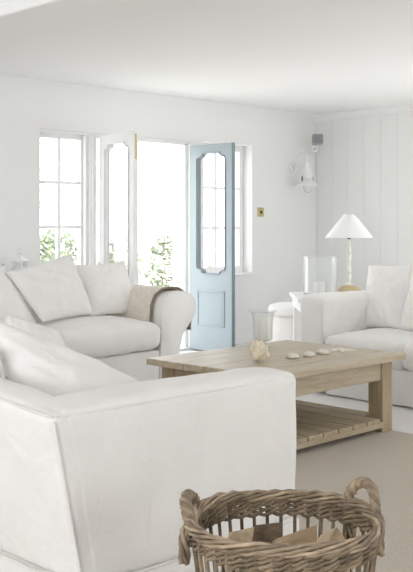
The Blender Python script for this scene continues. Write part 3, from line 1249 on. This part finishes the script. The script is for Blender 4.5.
link('pane', boxes((-.045, .045, -.050, -.047, .015, .124), (-.045, .045, .047, .050, .015, .124), (-.050, -.047, -.045, .045, .015, .124), (.047, .050, -.045, .045, .015, .124)), M['glass'], ln, smooth=False)
jr = empty('glass_jar', (4.13, 6.42, .779), 0, 'pale glass jar beside the lantern behind the window sofa', 'jar')
bm = bmesh.new()
shell_lathe(bm, [(.045, 0), (.048, .006), (.048, .09), (.045, .105), (.047, .112)], .004, 28)
link('vessel', bm, M['glass'], jr)
candle('pillar_candle', (4.13, 6.42, .785), .034, .075, 'small ivory candle inside the glass jar by the lantern')

# ------------------------------------------------------------------ wicker log basket
BC = (1.925, 1.637, 0)
bk = empty('log_basket', BC, -PI/4, 'round brown wicker log basket with two twisted handles on the carpet', 'basket')
RT, RB, ZT = .243, .192, .425


def rad(z):
    return RB+(RT-RB)*min(1, max(0, z/.40))


NS = 38


def weave(bm, z0, z1, rows, r, seed, m=1.0):
    for k in range(rows):
        z = z0+(z1-z0)*(k+.5)/rows
        for s in range(2):
            pts = []
            K = NS*4
            for i in range(K):
                t = 2*PI*i/K
                q = rad(z)+(.0075*m)*math.cos(NS/2*t+PI*(k+s))
                zz = z+.0035*math.sin(NS/2*t+PI*s)+.003*noise.noise(V((t*2, k*3.3, seed+s)))
                pts.append((q*math.cos(t), q*math.sin(t), zz))
            tube(bm, pts, r*(1+.2*noise.noise(V((k*1.7, s*2.2, seed)))), 6, closed=True)


K = 300
for q, z in enumerate((.366, .379, .392, .404)):
    bm = bmesh.new()
    rr = rad(z)
    rope(bm, [(rr*math.cos(2*PI*i/K), rr*math.sin(2*PI*i/K), z+.003*noise.noise(V((i*.05, q, 3)))) for i in range(K)], 2, .0068, .0050, 19, 6, closed=True, jit=.5, seed=20+q)
    link('weave_row', bm, M['wicker'], bk)
bm = bmesh.new()
weave(bm, .012, .17, 11, .0066, 2.0)
link('lower_weave', bm, M['wicker'], bk)
bm = bmesh.new()
for i in range(NS):
    t = 2*PI*(i+.25)/NS
    j = .012*noise.noise(V((i*1.3, 0, 5)))
    pts = []
    for k in range(9):
        z = .005+.40*k/8
        tt = t+j*math.sin(PI*k/8)*2
        pts.append((rad(z)*math.cos(tt), rad(z)*math.sin(tt), z))
    tube(bm, pts, .0055*(1+.25*noise.noise(V((i*2.1, 1, 1)))), 6)
link('side_stakes', bm, M['wicker'], bk)
bm = bmesh.new()
K = 220
rope(bm, [((RT+.002)*math.cos(2*PI*i/K), (RT+.002)*math.sin(2*PI*i/K), .415+.004*math.sin(6*PI*i/K)) for i in range(K)], 7, .0120, .0052, 4, 7, closed=True, jit=.6, seed=3)
link('rim', bm, M['wicker2'], bk)
bm = bmesh.new()
lathe(bm, [(.205, .004), (.205, .016), (.15, .018), (.01, .018)], 40)
for k in range(10):
    tube(bm, [((.02+.019*k)*math.cos(t*2*PI/40), (.02+.019*k)*math.sin(t*2*PI/40), .02+.003*math.sin(t*PI/2)) for t in range(40)], .007, 6, closed=True)
link('base', bm, M['wicker'], bk)


def handle(az, half, height, seed, lean):
    bm = bmesh.new()
    path = []
    for k in range(49):
        u = -1+2*k/48
        if abs(u) > .75:
            z = .335+(.40-.335)*(1-abs(u))/.25
            w = half
            z = .31+(1-abs(u))/.25*.10
        else:
            a = (u/.75)*PI/2
            w = half*math.sin(abs(a))
            z = .41+height*math.cos(a)
        sg = 1 if u >= 0 else -1
        tt = az+sg*w/RT
        rr = RT+.004+lean*max(0, z-.41)
        if abs(u) > .75:
            rr = RT+.018
        path.append((rr*math.cos(tt), rr*math.sin(tt), z))
    rope(bm, path, 4, .0095, .0064, 5, 7, jit=.3, seed=seed)
    link('handle', bm, M['wicker2'], bk)


handle(math.radians(170), .062, .056, 5, .25)
handle(math.radians(25), .066, .074, 8, .15)

# firewood in the basket


def log(loc, rot, length, prof, barks, label, seed):
    """a split billet along local x; prof is the (y, z) cross-section; barks = indices of the bark sides"""
    root = empty('firewood_log', loc, 0, label, 'firewood', 'split logs in the basket')
    root.rotation_euler = rot
    K = 12
    pts = []
    n = len(prof)
    sub = 5
    for i in range(n):
        a, b = V(prof[i]), V(prof[(i+1) % n])
        for s in range(sub):
            pts.append((a.lerp(b, s/sub), i))
    ctr = sum((p for p, _ in pts), V((0, 0)))/len(pts)

    def ring(bm, x, off, sel):
        out = []
        for p, i in sel:
            q = p
            k = 1+off+.035*noise.noise(V((x*9+seed, p.x*40, p.y*40)))
            c = ctr+(q-ctr)*k
            xx = x+.006*noise.noise(V((p.x*30, p.y*30, seed)))
            out.append(bm.verts.new((xx, c.x, c.y)))
        return out
    bm = bmesh.new()
    rings = [ring(bm, -length/2+length*k/K, 0, pts) for k in range(K+1)]
    m = len(pts)
    for A_, B_ in zip(rings, rings[1:]):
        for q in range(m):
            bm.faces.new((A_[q], A_[(q+1) % m], B_[(q+1) % m], B_[q]))
    bm.faces.new(rings[0][::-1])
    bm.faces.new(rings[-1])
    link('heartwood', bm, M['split'], root, smooth=False)
    if barks:
        sel = [(p, i) for p, i in pts if i in barks]
        nx = [(p, i) for p, i in pts]
        last = nx.index(sel[-1])
        sel.append(nx[(last+1) % m])
        bm = bmesh.new()
        o = [ring(bm, -length/2+.001+(length-.002)*k/K, .09, sel) for k in range(K+1)]
        i_ = [ring(bm, -length/2+.001+(length-.002)*k/K, .005, sel) for k in range(K+1)]
        g = len(sel)
        for k in range(K):
            for q in range(g-1):
                bm.faces.new((o[k][q], o[k][q+1], o[k+1][q+1], o[k+1][q]))
                bm.faces.new((i_[k][q], i_[k+1][q], i_[k+1][q+1], i_[k][q+1]))
            bm.faces.new((o[k][0], o[k+1][0], i_[k+1][0], i_[k][0]))
            bm.faces.new((o[k][-1], i_[k][-1], i_[k+1][-1], o[k+1][-1]))
        for k in (0, K):
            for q in range(g-1):
                bm.faces.new((o[k][q], i_[k][q], i_[k][q+1], o[k][q+1]))
        link('bark', bm, M['bark'], root, smooth=False)
    return root


BX, BY = BC[0], BC[1]
q_prof = [(-.045, -.045), (.045, -.05), (.052, .0), (.04, .045), (-.045, .045)]
log((BX-.045, BY+.065, .352), (.0, .16, .05), .115, [(-.038, -.05), (.038, -.05), (.042, .022), (-.038, .052)], (3,),
    'dark barked log with a pale sawn end, furthest left in the wicker basket', 1.0)
log((BX+.075, BY+.035, .320), (.55, .05, .10), .19, [(-.05, -.03), (.05, -.03), (.01, .045)], (0,),
    'pale split log lying in the middle of the basket', 2.0)
log((BX+.085, BY-.07, .322), (-.2, -.06, .45), .19, [(-.05, -.03), (.045, -.035), (.03, .02), (-.02, .04)], (0,),
    'pale split log under the right hand basket handle', 3.0)
log((BX-.05, BY-.06, .215), (0, 0, -.5), .24, q_prof, (1, 2), 'split log at the front of the basket, mostly hidden by the rim', 4.0)
log((BX+.045, BY+.045, .215), (0, 0, -.5), .24, q_prof, (0, 1), 'split log underneath the others in the basket', 5.0)
log((BX+.0, BY+.0, .09), (0, 0, .1), .27, q_prof, (0,), 'split log lying at the bottom of the basket', 6.0)
